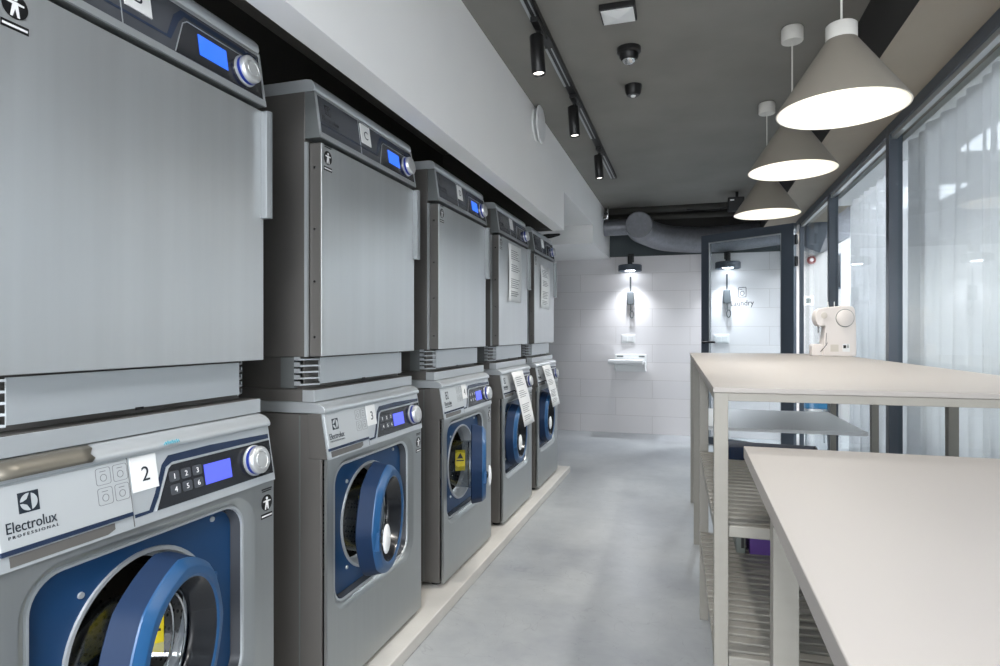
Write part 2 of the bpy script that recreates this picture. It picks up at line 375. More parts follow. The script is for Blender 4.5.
# =================================================================== WASHING MACHINES
W = 0.72
ZB = 0.055
XF = -1.106
def person_sticker(parent, T, h=0.075):
    """black round mark with a pale standing figure, text bars above and below"""
    k = h/0.075
    f = lambda a, b, d: tuple(T @ Vector((a*k, b*k, d)))
    s = MB(); s.prism(circ(0, 0, 0.019, 28), f, 0, 0.0008); s.prism([(-0.02, -0.036), (0.02, -0.036), (0.02, -0.025), (-0.02, -0.025)], f, 0, 0.0008)
    s.prism([(-0.016, 0.027), (0.016, 0.027), (0.016, 0.0295), (-0.016, 0.0295)], f, 0, 0.0008); s.prism([(-0.018, 0.0315), (0.018, 0.0315), (0.018, 0.0345), (-0.018, 0.0345)], f, 0, 0.0008)
    o = s.build('sticker', M['black'], parent, smooth=0)
    p = MB(); p.prism(circ(0, 0.0105, 0.0036, 12), f, 0.0008, 0.0014)
    p.prism([(-0.0035, -0.001), (-0.006, -0.016), (-0.003, -0.016), (0, -0.004), (0.003, -0.016), (0.006, -0.016), (0.0035, -0.001), (0.0035, 0.003), (0.013, 0.006), (0.013, 0.0035), (-0.013, 0.0035), (-0.013, 0.006), (-0.0035, 0.003)][::-1] if False else
            [(-0.003, 0.006), (-0.013, 0.005), (-0.013, 0.0025), (-0.004, 0.002), (-0.007, -0.016), (-0.0035, -0.016), (0, -0.004), (0.0035, -0.016), (0.007, -0.016), (0.004, 0.002), (0.013, 0.0025), (0.013, 0.005), (0.003, 0.006)], f, 0.0008, 0.0014)
    p.prism([(-0.018, -0.0325), (0.018, -0.0325), (0.018, -0.029), (-0.018, -0.029)], f, 0.0008, 0.0012)
    p.build('figure', M['white_ink'], o, smooth=0)
    return o
def brand_mark(parent, T, s, dark, pale):
    f = lambda a, b, d: tuple(T @ Vector((a*s, b*s, d)))
    o = MB().prism([(-.5, -.5), (.5, -.5), (.5, .5), (-.5, .5)], f, 0, 0.0006).build('brand_mark', dark, parent, smooth=0)
    p = MB()
    # pale circle broken by a dark swept arrow
    right = [(.0+.42*math.cos(R(a)), .42*math.sin(R(a))) for a in range(-72, 73, 12)]
    p.prism(right+[(.12, .12), (.12, -.12)], f, 0.0006, 0.001)
    up = [(.42*math.cos(R(a)), .42*math.sin(R(a))) for a in range(84, 175, 10)]
    p.prism(up+[(-.30, .05), (-.1, .14)], f, 0.0006, 0.001)
    dn = [(.42*math.cos(R(a)), .42*math.sin(R(a))) for a in range(186, 277, 10)]
    p.prism(dn+[(-.1, -.14), (-.30, -.05)], f, 0.0006, 0.001)
    p.build('mark_device', pale, o, smooth=0)
    return o

def knob(parent, T, r=0.038, h=0.036):
    k = MB().lathe([(r*1.12, 0), (r*1.12, 0.004), (r*0.98, 0.006), (r, 0.010), (r, h-0.004), (r-0.004, h), (r*0.62, h), (r*0.58, h-0.002), (r*0.54, h), (0.0001, h)], T, 40)
    o = k.build('knob', M['knob'], parent, smooth=50)
    MB().lathe([(r*1.03, 0.006), (r*1.03, 0.014)], T, 40).build('reflection_ring', M['knob_reflection'], o)
    return o

def control_panel(root, fn, T0, zlo, zhi, dark, number, violet, show_letters):
    """fn(u, v, d): point on the panel face; v measured up the face"""
    # housing is built by the caller; this adds everything on its face
    def TT(u, v, d=0.0): return Matrix.Translation(Vector(fn(u, v, d))-Vector(fn(0, 0, 0))) @ T0
    Hh = zhi-zlo
    return TT

def make_washer(y0, label, alpha, number=None, lit=True, film=False):
    root = thing('washing_machine', label, 'washing machine', (XF, y0, ZB), R(90), 'front loading washing machines in the bottom row')
    P = lambda a, b, d: (a, d, b)
    # shell (dark sides, back, top)
    sh = MB(); sh.plate([(0, 0.018), (W, 0.018), (W, 0.935), (0, 0.935)], [[(0.012, 0.030), (W-0.012, 0.030), (W-0.012, 0.925), (0.012, 0.925)]], P, 0.022, 0.76); sh.box(0.012, W-0.012, 0.75, 0.76, 0.03, 0.925)
    sh.build('cabinet', M['dark_steel'], root, bevel=0.004)
    MB().box(-0.0015, 0.0, 0.10, 0.105, 0.02, 0.93).build('side_seam', M['mid_steel'], root, smooth=0)
    MB().box(W, W+0.0015, 0.10, 0.105, 0.02, 0.93).build('side_seam', M['mid_steel'], root, smooth=0)
    # steel front with a rounded opening
    fp = MB(); op = rrect(0.034, 0.645, 0.272, 0.778, 0.085)
    fp.plate([(0, 0.022), (W, 0.022), (W, 0.792), (0, 0.792)], [op], P, 0.0, 0.012)
    fp.build('front_panel', M['steel'], root, smooth=30)
    # pressed surround: bevel sloping inward, pale lip, dark inner wall
    L = [op, rrect(0.038, 0.640, 0.277, 0.774, 0.082), rrect(0.055, 0.617, 0.294, 0.761, 0.066)]
    MB().loft([[(a, y, b) for a, b in l] for l, y in zip(L, [0.0, 0.001, 0.016])]).build('door_surround', M['steel'], root, smooth=50)
    L = [L[2], rrect(0.057, 0.615, 0.296, 0.759, 0.065), rrect(0.062, 0.609, 0.301, 0.754, 0.062), rrect(0.064, 0.607, 0.303, 0.752, 0.060)]
    MB().loft([[(a, y, b) for a, b in l] for l, y in zip(L, [0.016, 0.0115, 0.0115, 0.017])]).build('surround_lip', M['steel_light'], root, smooth=50)
    L = [L[3], rrect(0.072, 0.598, 0.309, 0.748, 0.055)]
    MB().loft([[(a, y, b) for a, b in l] for l, y in zip(L, [0.017, 0.041])]).build('recess_wall', M['panel_grey'], root, smooth=50)
    # blue back plate with a round hole
    cx, cz = 0.332, 0.531
    bpl = MB(); bpl.plate(rrect(0.073, 0.597, 0.310, 0.747, 0.055), [circ(cx, cz, 0.186, 56)], P, 0.040, 0.046)
    bp = bpl.build('back_plate', M['blue_dark'], root, smooth=30)
    for (a, b) in ((cx-0.15, cz+0.15), (cx-0.15, cz-0.15), (cx+0.2, cz+0.2)):
        MB().lathe([(0.007, 0), (0.006, 0.004), (0.0001, 0.004)], frame((a, 0.040, b), (1,0,0), (0,0,1), (0,-1,0)), 12).build('screw', M['steel_light'], bp)
    # door seal rim and drum
    Tz = frame((cx, 0.043, cz), (1,0,0), (0,0,1), (0,-1,0))
    rim = MB().lathe([(0.192, 0.0), (0.190, 0.008), (0.182, 0.008), (0.176, -0.004), (0.172, -0.03), (0.178, -0.034), (0.170, -0.045), (0.163, -0.05)], Tz, 56)
    rim.build('drum_rim', M['steel_light'], root, smooth=60)
    dr = MB().lathe([(0.165, -0.048), (0.215, -0.06), (0.235, -0.075), (0.235, -0.36), (0.22, -0.38), (0.0001, -0.385)], Tz, 56)
    for k in range(3):
        a = 2*PI*k/3+0.5; c, s_ = math.cos(a), math.sin(a)
        Tk = Tz @ Matrix.Rotation(a, 4, 'Z')
        dr.loft([[tuple(Tk @ Vector(v)) for v in ((0.236, -0.04, h), (0.17, -0.008, h), (0.17, 0.008, h), (0.236, 0.04, h))] for h in (-0.08, -0.35)], True, True)
    dr.build('drum', M['drum'], root, smooth=40)
    # round door, hinged on the right
    hx, hy = 0.505, 0.022; dcx = 0.278
    n = 64
    def ringpt(r, a, flat):  # slightly squared-off ring outline like the moulded door
        return r
    door_o = None
    d = MB(); Td = frame((dcx-hx, 0, cz), (1,0,0), (0,0,1), (0,-1,0))
    prof_base = [(0.130, -0.006), (0.150, -0.018), (0.198, -0.018), (0.205, -0.013), (0.194, 0.036), (0.150, 0.036)]
    prof = [(0.150, 0.034), (0.1945, 0.034), (0.193, 0.040), (0.177, 0.055), (0.174, 0.0562), (0.153, 0.0562), (0.148, 0.053), (0.140, 0.036)]
    def ring(mb, pr):
        loops = []
        for r, hgt in pr:
            Lp = []
            for i in range(n):
                a = 2*PI*i/n; rr = r
                if r > 0.168:   # moulded flats at eight sides
                    q = (a % (PI/4))-PI/8
                    rr = 0.98*(r*0.6+min(r*math.cos(PI/8)/math.cos(q)*1.035, r*1.03)*0.4)
                Lp.append(tuple(Td @ Vector((rr*math.cos(a), rr*math.sin(a), hgt))))
            loops.append(Lp)
        mb.loft(loops)
    ring(d, prof)
    # hinge block and grip swell
    d.box(dcx-hx+0.185, dcx-hx+0.245, -0.012, 0.012, cz-0.075, cz+0.075)
    d.prism([(dcx-hx-0.176, cz-0.062), (dcx-hx-0.153, cz-0.062), (dcx-hx-0.153, cz-0.004), (dcx-hx-0.181, cz+0.004)], lambda a, b, dd: (a, dd, b), -0.0585, -0.04)
    door_o = d.build('porthole_door', M['blue'], root, bevel=0.003, smooth=28)
    door_o.location = (hx, hy, 0); door_o.rotation_euler = (0, 0, R(alpha))
    db = MB(); ring(db, prof_base); db.build('ring_side_wall', M['ring_side_navy'], door_o, smooth=40)
    # inner bezel, glass bowl
    bz = MB().lathe([(0.1475, 0.0525), (0.143, 0.048), (0.1255, 0.014), (0.122, 0.010), (0.120, 0.002)], Td, 56)
    bz.build('inner_bezel', M['gloss_black'], door_o, smooth=50)
    g = MB().lathe([(0.124, 0.004), (0.120, -0.010), (0.115, -0.09), (0.098, -0.135), (0.05, -0.152), (0.0001, -0.155)], Td, 48)
    g.build('glass_bowl', M['door_glass'], door_o, smooth=60)
    for rr, hh in ((0.117, -0.006), (0.1145, -0.032)):
        MB().lathe([(rr, hh-0.0025), (rr+0.0025, hh), (rr, hh+0.0025), (rr-0.0025, hh), (rr, hh-0.0025)], Td, 48).build('bowl_ring', M['chrome'], door_o, smooth=60)
    # yellow warning sticker inside the porthole, with a black sign
    ys = lambda a, b, dd: (dcx-hx+0.110-dd-0.12*a, 0.078+a, cz-0.005+b)
    so_ = MB().prism([(-0.026, -0.055), (0.026, -0.055), (0.026, 0.055), (-0.026, 0.055)], ys, 0, 0.001).build('warning_sticker', M['yellow'], door_o, smooth=0)
    MB().prism([(-0.016, 0.010), (0.016, 0.010), (0, 0.040)], ys, 0.001, 0.0018).prism([(-0.02, -0.004), (0.02, -0.004), (0.02, 0.002), (-0.02, 0.002)], ys, 0.001, 0.0018).build('warning_sign', M['black'], so_, smooth=0)
    # handle: dark stub and pale oval grip
    hd = MB(); hcx, hcz = dcx-hx-0.152, cz-0.022
    Th = frame((hcx, -0.045, hcz), (1,0,0), (0,0,1), (0,-1,0))
    hd.lathe([(0.022, 0), (0.020, 0.010), (0.015, 0.020), (0.0001, 0.021)], Th, 20)
    ho = hd.build('handle', M['gloss_black'], door_o)
    pts = []
    grip = MB()
    loops = []
    for k in range(9):
        t = -1+2*k/8; rr = math.sqrt(max(0.0, 1-t*t*0.96))
        loops.append([tuple(Th @ Vector((0.012+0.034*rr*math.cos(a), -0.006+0.050*rr*math.sin(a), 0.028+0.010*t))) for a in [2*PI*i/24 for i in range(24)]])
    grip.loft(loops, True, True).build('handle_grip', M['white'], ho, smooth=60)
    # slanted control panel housing and rolled lid
    z0, z1 = 0.792, 0.938
    y_lo, y_hi = -0.004, 0.020
    cpn = MB(); cpn.prism([(y_lo, z0), (y_hi, z1), (0.07, z1), (0.07, z0)], lambda a, b, dd: (dd, a, b), -0.0012, W+0.0012)
    cp = cpn.build('control_panel', M['dark_steel'], root, bevel=0.003)
    lid = MB(); lid.prism([(0.018, 0.9385), (0.0105, 0.9405), (0.009, 0.945), (0.010, 0.951), (0.0155, 0.9595), (0.027, 0.9675), (0.042, 0.9725), (0.06, 0.9745), (0.76, 0.9745), (0.76, 0.9385)], lambda a, b, dd: (dd, a, b), 0.0, W)
    lo = lid.build('lid', M['steel_light'], root, bevel=0.002, smooth=40)
    sl = math.hypot(y_hi-y_lo, z1-z0); ty, tz = (y_hi-y_lo)/sl, (z1-z0)/sl
    fn = lambda u, v, dd: (u, y_lo+ty*v-tz*dd, z0+tz*v+ty*dd)
    def T(u, v, dd=0.0): return frame(fn(u, v, dd), (1,0,0), (0, ty, tz), (0, -tz, ty))
    def quad(mb, u0, u1, v0, v1, d0, d1): return mb.prism([(u0, v0), (u1, v0), (u1, v1), (u0, v1)], fn, d0, d1)
    v = lambda z: (z-z0)/tz     # by height
    q = MB(); quad(q, -0.0012, W+0.0012, 0.0, sl, -0.004, 0.0006); q.build('panel_face', M['steel_light'], cp, smooth=0)
    # drawer front
    q = MB(); quad(q, 0.006, 0.264, v(0.826), v(0.934), 0, 0.004)
    dw = q.build('drawer_front', M['plate'], cp, bevel=0.001)
    q = MB(); quad(q, 0.006, 0.264, v(0.818), v(0.826), 0, 0.0045)
    q.prism([(0.270, v(0.818)), (0.306, v(0.818)), (0.326, v(0.85)), (0.352, v(0.905)), (0.372, v(0.922)), (0.50, v(0.924)), (0.715, v(0.918)), (0.715, v(0.906)), (0.381, v(0.906)), (0.362, v(0.898)), (0.332, v(0.838)), (0.314, v(0.812)), (0.270, v(0.811))], fn, 0, 0.0015)
    q.build('navy_band', M['navy'], cp, smooth=0)
    q = MB(); q.prism([(0.02, v(0.797)), (0.205, v(0.797)), (0.222, v(0.803)), (0.222, v(0.815)), (0.02, v(0.815))], fn, 0.0, 0.0012)
    q.build('drawer_grip_shade', M['dark_steel'], cp, smooth=0)  # grip recess drawn flat, its shade put into the dark colour
    q = MB(); quad(q, 0.265, 0.2675, v(0.795), v(0.936), 0, 0.0008); q.build('panel_seam', M['dark_steel'], cp, smooth=0)
    # brand
    brand_mark(cp, T(0.060, v(0.899), 0.004), 0.036, M['ink'], M['plate'])
    lettering('Electrolux', 0.027, T(0.062, v(0.862), 0.0046), M['ink'], cp, 0.088)
    lettering('P R O F E S S I O N A L', 0.0075, T(0.064, v(0.846), 0.0046), M['ink'], cp, 0.088)
    for (iu, iv) in ((0.207, 0.911), (0.245, 0.911), (0.207, 0.872), (0.245, 0.872)):
        q = MB(); ff = lambda a, b, dd, iu=iu, iv=iv: fn(iu+a, v(iv)+b, 0.004+dd)
        q.plate(rrect(-0.0165, 0.0165, -0.017, 0.017, 0.005, 4), [rrect(-0.0155, 0.0155, -0.016, 0.016, 0.0045, 4)], ff, 0, 0.0006)
        q.plate(circ(0, -0.003, 0.0075, 16), [circ(0, -0.003, 0.0062, 16)], ff, 0, 0.0006)
        q.prism([(-0.007, 0.009), (0.006, 0.009), (0.006, 0.0105), (-0.007, 0.0105)], ff, 0, 0.0006)
        q.build('drawer_symbol', M['grey_ink'], cp, smooth=0)
    # number card
    q = MB(); quad(q, 0.272, 0.337, v(0.862), v(0.934), 0, 0.003); nc = q.build('number_card', M['paper'], cp, smooth=0)
    if number: lettering(number, 0.044, T(0.306, v(0.896), 0.0034), M['ink'], nc)
    # black display field with silver outline
    q = MB(); poly = [(0.322, v(0.812)), (0.716, v(0.812)), (0.716, v(0.900)), (0.377, v(0.900)), (0.366, v(0.893))]
    q.prism(poly, fn, 0, 0.002); disp = q.build('display_field', M['gloss_black'], cp, smooth=0)
    q = MB(); q.tube([fn(0.322, v(0.811), 0.002), fn(0.366, v(0.894), 0.002), fn(0.378, v(0.902), 0.002), fn(0.716, v(0.902), 0.002)], 0.0016, 6).build('outline', M['trim_metal'], cp)
    q = MB(); quad(q, 0.470, 0.558, v(0.834), v(0.881), 0.002, 0.0035); q.build('screen', M['screen_violet'] if lit else M['screen_off'], cp, smooth=0)
    for r_ in range(2):
        for c_ in range(3):
            u = 0.380+0.034*c_+(0.0 if r_ else 0.0); vv = v(0.874-0.029*r_)
            q = MB(); ff = lambda a, b, dd, u=u, vv=vv: fn(u+a, vv+b, 0.002+dd)
            q.prism(rrect(-0.0135, 0.0135, -0.0115, 0.0115, 0.004, 3), ff, 0, 0.002)
            bo = q.build('button', M['panel_grey'], cp, smooth=0)
            lettering(str(1+c_+3*r_), 0.017, T(u, vv, 0.0044), M['white_ink'], cp, None, 'button_digit')
    knob(cp, T(0.645, v(0.858), 0.002), 0.036, 0.027)
    # round black approval sticker at the right
    person_sticker(root, frame((0.69, -0.0005, 0.735), (1,0,0), (0,0,1), (0,-1,0)), 0.086)
    # feet
    for fx, fy in ((0.05, 0.06), (0.67, 0.06), (0.05, 0.70), (0.67, 0.70)):
        MB().lathe([(0.0001, 0), (0.024, 0), (0.024, 0.012), (0.012, 0.014), (0.012, 0.02)], Matrix.Translation((fx, fy, 0)), 16).build('foot', M['rubber'], root)
    if film:
        f = MB(); loops = []
        edge = [(0.0078, 0.9445), (0.0090, 0.9515), (0.0148, 0.9605), (0.0265, 0.9687), (0.0415, 0.9737)]
        us = [0.0, 0.05, 0.10, 0.14, 0.165, 0.178]
        rows = []
        for i, (yy, zz) in enumerate(edge):
            rows.append([(u+(0.006*math.sin(i*2.3)+0.004*i if k == len(us)-1 else 0), yy-0.001-(0.002 if k == len(us)-1 else 0), zz+0.0012) for k, u in enumerate(us)])
        f.loft(rows, closed=False)
        fo = f.build('peeled_film', M['foil'], lo, smooth=60)
        sd = fo.modifiers.new('solidify', 'SOLIDIFY'); sd.thickness = 0.0008
        t = MB()
        for k in range(7):
            a = 0.352+0.006*k
            t.tube([(a, 0.0072-0.0006, 0.949), (a+0.004, 0.0072-0.0012, 0.955+0.002*(k % 2)), (a+0.007, 0.0072-0.0007, 0.950)], 0.0011, 5)
        t.build('teal_stamp', M['teal_ink'], lo)
    return root

def make_dryer(y0, label, number=None, lit=True):
    # local origin: left end of the stacking tray top, Y=0 at the washers' front plane
    root = thing('tumble_dryer', label, 'tumble dryer', (XF, y0, 1.07), R(90), 'tumble dryers in the top row')
    B = MB(); B.box(0.0, W, 0.084, 0.80, 0.105, 0.965)
    B.build('cabinet', M['dark_steel'], root, bevel=0.004)
    MB().box(-0.001, 0.010, 0.076, 0.085, 0.106, 0.80).build('edge_trim', M['steel_light'], root, smooth=0)
    MB().box(W-0.010, W+0.001, 0.076, 0.085, 0.106, 0.80).build('edge_trim', M['steel_light'], root, smooth=0)
    # base with front vent panel, corner grilles
    MB().box(0.02, W-0.02, 0.10, 0.78, 0.0, 0.105).build('base', M['dark_steel'], root, smooth=0)
    MB().box(0.06, 0.660, 0.064, 0.068, 0.016, 0.102).box(0.10, 0.13, 0.068, 0.11, 0.02, 0.09).box(0.60, 0.63, 0.068, 0.11, 0.02, 0.09).build('vent_panel', M['steel_light'], root, smooth=0)
    MB().box(0.33, 0.35, 0.0615, 0.064, 0.012, 0.018).build('latch', M['black'], root, smooth=0)
    for side in (0, 1):
        gl = MB(); X = (lambda a: W-0.0-a) if side else (lambda a: a)
        for k in range(5):
            z = 0.012+0.0205*k
            gl.prism([(X(0.062), 0.068), (X(0.002), 0.104), (X(0.002), 0.125), (X(0.062), 0.088)], lambda a, b, d: (a, b, d), z, z+0.005)
            xa, xb = sorted((X(0.0015), X(0.0045))); gl.box(xa, xb, 0.1035, 0.125, z, z+0.014)
        xa, xb = sorted((X(0.02), X(0.03))); gl.box(xa, xb, 0.105, 0.128, 0.0115, 0.1)
        gl.build('corner_grille', M['steel_light'], root, smooth=0)
    MB().box(0.0, 0.02, 0.125, 0.175, 0.004, 0.103).build('base_side_plate', M['mid_steel'], root, smooth=0)
    MB().box(W-0.02, W, 0.125, 0.175, 0.004, 0.103).build('base_side_plate', M['mid_steel'], root, smooth=0)
    # door: dark core, steel skin, grip strip along the right edge
    dk = MB(); dk.box(0.016, W, 0.036, 0.078, 0.107, 0.800); dr = dk.build('door', M['dark_steel'], root, bevel=0.002)
    MB().box(0.017, W-0.001, 0.032, 0.0362, 0.108, 0.799).build('door_skin', M['steel_door'], dr, bevel=0.0015)
    sc = MB()
    for z in (0.72, 0.52, 0.35, 0.17):
        sc.lathe([(0.0045, 0), (0.004, 0.002), (0.0001, 0.002)], frame((0.016, 0.057, z), (0,1,0), (0,0,1), (-1,0,0)), 10)
    sc.build('screw', M['chrome'], dr)
    hb = MB(); hb.prism([(W-0.014, 0.032), (W-0.014, 0.012), (W-0.004, 0.006), (W+0.004, 0.006), (W+0.004, 0.040), (W-0.003, 0.040)], lambda a, b, d: (a, b, d), 0.50, 0.797)
    hb.build('door_handle', M['handle_steel'], dr, bevel=0.001)
    # control housing: slanted face
    z0, z1 = 0.811, 0.962; y_lo, y_hi = 0.028, 0.050
    MB().prism([(y_lo, z0), (y_hi, z1), (0.084, z1), (0.084, z0)], lambda a, b, d: (d, a, b), 0.0, W).build('control_housing', M['mid_steel'], root, bevel=0.002)
    cpo = [o for o in root.children if o.name.startswith('control_housing')][-1]
    lid = MB(); lid.prism([(0.050, 0.963), (0.046, 0.972), (0.050, 0.988), (0.062, 1.0), (0.08, 1.003), (0.80, 1.003), (0.80, 0.963)], lambda a, b, d: (d, a, b), 0.0, W)
    lid.build('lid', M['steel_light'], root, bevel=0.002, smooth=40)
    sl = math.hypot(y_hi-y_lo, z1-z0); ty, tz = (y_hi-y_lo)/sl, (z1-z0)/sl
    fn = lambda u, v, d: (u, y_lo+ty*v-tz*d, z0+tz*v+ty*d)
    T = lambda u, v, d=0.0: frame(fn(u, v, d), (1,0,0), (0, ty, tz), (0, -tz, ty))
    def quad(mb, u0, u1, v0, v1, d0, d1): return mb.prism([(u0, v0), (u1, v0), (u1, v1), (u0, v1)], fn, d0, d1)
    Hh = sl
    q = MB(); quad(q, 0.0, W, 0.0, 0.018, 0, 0.006); quad(q, 0.0, 0.008, 0.0, Hh, 0, 0.005); quad(q, W-0.008, W, 0.0, Hh, 0, 0.005); quad(q, 0.0, W, Hh-0.01, Hh, 0, 0.003)
    q.build('panel_trim', M['trim_metal'], cpo, bevel=0.001)
    q = MB(); quad(q, 0.008, W-0.008, 0.018, Hh-0.01, 0, 0.003); q.build('panel_face', M['panel_grey'], cpo, smooth=0)
    q = MB(); quad(q, 0.265, 0.2675, 0.018, Hh-0.01, 0.003, 0.0038); q.build('panel_seam', M['trim_metal'], cpo, smooth=0)
    q = MB(); quad(q, 0.010, 0.265, 0.046, 0.052, 0.003, 0.0038)
    q.prism([(0.2675, 0.046), (0.395, 0.046), (0.425, 0.10), (0.445, 0.122), (0.70, 0.122), (0.70, 0.134), (0.435, 0.134), (0.412, 0.112), (0.385, 0.052), (0.2675, 0.052)], fn, 0.003, 0.0042)
    q.build('navy_band', M['navy'], cpo, smooth=0)
    q = MB(); q.prism([(0.405, 0.022), (0.708, 0.022), (0.708, 0.112), (0.452, 0.112), (0.438, 0.102)], fn, 0.003, 0.0045); q.build('display_field', M['gloss_black'], cpo, smooth=0)
    MB().tube([fn(0.404, 0.021, 0.0045), fn(0.437, 0.103, 0.0045), fn(0.452, 0.1135, 0.0045), fn(0.708, 0.1135, 0.0045)], 0.0014, 6).build('outline', M['trim_metal'], cpo)
    q = MB(); quad(q, 0.482, 0.578, 0.046, 0.098, 0.0045, 0.006); q.build('screen', M['screen'] if lit else M['screen_off'], cpo, smooth=0)
    knob(cpo, T(0.645, 0.072, 0.0045), 0.036, 0.028)
    q = MB(); quad(q, 0.276, 0.345, 0.066, 0.138, 0.003, 0.006); nc = q.build('number_card', M['paper'], cpo, smooth=0)
    if number: lettering(number, 0.044, T(0.311, 0.100, 0.0064), M['ink'], nc)
    brand_mark(cpo, T(0.062, 0.106, 0.003), 0.034, M['gloss_black'], M['panel_grey'])
    lettering('Electrolux', 0.024, T(0.075, 0.074, 0.0036), M['gloss_black'], cpo, 0.10)
    lettering('P R O F E S S I O N A L', 0.007, T(0.075, 0.059, 0.0036), M['gloss_black'], cpo, 0.10)
    person_sticker(dr, frame((0.052, 0.0318, 0.758), (1,0,0), (0,0,1), (0,-1,0)), 0.09)
    return root

def make_tray(y0, label):
    t = thing('stacking_tray', label, 'stacking tray', (XF, y0, 1.031), R(90), 'stacking trays between washers and dryers')
    MB().box(0.0, W, 0.055, 0.78, 0.0, 0.0385).build('tray_body', M['dark_steel'], t, smooth=0)
    f = MB(); f.plate([(-0.004, 0.046), (W+0.004, 0.046), (W+0.004, 0.09), (W+0.001, 0.09), (W+0.001, 0.050), (-0.001, 0.050), (-0.001, 0.09), (-0.004, 0.09)], [], lambda a, b, d: (a, b, d), 0.0, 0.038)
    f.build('front_lip', M['steel_light'], t, bevel=0.001, smooth=0)
    return t

Y0 = [0.742, 1.730, 2.709, 3.680, 4.600]
wl = ['nearest washing machine, numbered 2, with a peeling film strip on its lid',
      'washing machine numbered 3 with its blue porthole door slightly ajar',
      'middle washing machine whose blue porthole door stands edge on',
      'fourth washing machine from the front with a paper notice hanging over its panel',
      'farthest washing machine, last in the row toward the tiled wall']
dl = ['nearest tumble dryer, cut off by the top left corner of the photo',
      'tumble dryer with a card lettered C on its control panel',
      'middle tumble dryer with a lit blue screen and bare steel door',
      'fourth tumble dryer with a large paper notice taped on its steel door',
      'farthest tumble dryer, last in the top row, with a narrow notice on its door']
tl = ['stacking tray on the nearest washing machine numbered 2', 'stacking tray on the washing machine numbered 3', 'stacking tray on the middle washing machine of the row',
      'stacking tray on the fourth washing machine from the front', 'stacking tray on the farthest washing machine of the row']
AL = [18, 12, 19, 3, 2]
WN = ['2', '3', '4', None, None]; DN = ['B', 'C', 'D', None, None]
for i in range(5):
    make_washer(Y0[i], wl[i], AL[i], WN[i], i < 3, film=(i == 0))
    make_tray(Y0[i], tl[i])
    make_dryer(Y0[i], dl[i], DN[i], i < 3)

# paper notices
def notice(x, y, z, wd, ht, label, tilt=0.0, lean=0.0, grp=None):
    t = thing('paper_notice', label, 'notice', (x, y, z), R(90), 'paper notices on the machines')
    m = MB(); rows = []
    for k in range(9):
        s = k/8; zz = -ht*s; bow = -lean*s+(-0.006*math.sin(PI*s))
        rows.append([(u+tilt*s, bow, zz) for u in (0, wd*0.33, wd*0.66, wd)])
    m.loft(rows, closed=False); o = m.build('sheet', M['paper'], t, smooth=60)
    sd = o.modifiers.new('solidify', 'SOLIDIFY'); sd.thickness = 0.0008; sd.offset = 1
    ln = MB()
    for k in range(3, 26):
        if k in (8, 9, 14, 15, 16, 22): continue
        s = k/28; bow = -lean*s+(-0.006*math.sin(PI*s))-0.0018
        ln.box(wd*0.14+tilt*s, wd*(0.62+0.22*((k*7) % 5)/5)+tilt*s, bow-0.0004, bow, -ht*s-0.0022, -ht*s+0.0022)
    ln.build('printed_lines', M['grey_ink'], t, smooth=0)
    return t
XD = XF-0.032+0.0035
notice(XD, Y0[3]+0.21, 1.846, 0.31, 0.38, 'paper notice taped to the fourth steel dryer door')
notice(XD, Y0[4]+0.20, 1.80, 0.31, 0.345, 'paper notice taped to the farthest steel dryer door')
notice(XF+0.012, Y0[3]+0.14, ZB+0.948, 0.27, 0.36, 'paper notice hanging down over the fourth washer panel', 0.10, 0.06)
notice(XF+0.012, Y0[4]+0.08, ZB+0.948, 0.27, 0.33, 'paper notice hanging down over the farthest washer panel', 0.12, 0.06)

# flexible exhaust hoses behind and above the dryers
def hose(label, pts, r, name='exhaust_hose', m='duct'):
    P_ = [Vector(p) for p in pts]; fine = []
    for a, b in zip(P_, P_[1:]):
        for k in range(14): fine.append(a.lerp(b, k/14))
    fine.append(P_[-1])
    for _ in range(10):
        fine = [fine[0]]+[(fine[i-1]+fine[i]*2+fine[i+1])/4 for i in range(1, len(fine)-1)]+[fine[-1]]
    rs = [r*(1.0 if i % 2 else 0.93) for i in range(len(fine))]
    return tag(MB().tube(fine, rs, 18).build(name, M[m], smooth=60), label, 'hose')
hose('ribbed foil exhaust hose on top of the dryer lettered C', [(-1.40, 2.36, 2.113), (-1.42, 2.50, 2.14), (-1.60, 2.58, 2.16), (-1.92, 2.60, 2.20)], 0.035)
hose('dark ribbed exhaust hose above the middle dryer', [(-1.50, 3.25, 2.135), (-1.56, 3.42, 2.19), (-1.70, 3.5, 2.3), (-1.92, 3.52, 2.36)], 0.055, 'exhaust_hose', 'dark_steel')
tag(MB().tube([(-1.32, 5.319, 2.055), (-1.30, 5.35, 2.11), (-1.22, 5.40, 2.13), (-1.12, 5.46, 2.14), (-1.2, 5.50, 2.13), (-1.38, 5.44, 2.10), (-1.42, 5.42, 2.02), (-1.45, 5.40, 1.90)], 0.011, 10).build('power_cable', M['rubber'], smooth=60), 'black cable looping out beside the farthest dryer top', 'cable')
tag(MB().tube([(-1.22, 0.9, 2.088), (-1.20, 1.05, 2.098), (-1.21, 1.25, 2.088), (-1.3, 1.4, 2.088), (-1.5, 1.44, 2.084), (-1.8, 1.44, 2.084)], 0.008, 10).build('power_cable', M['rubber'], smooth=60), 'thin dark cable lying on top of the nearest dryer', 'cable')

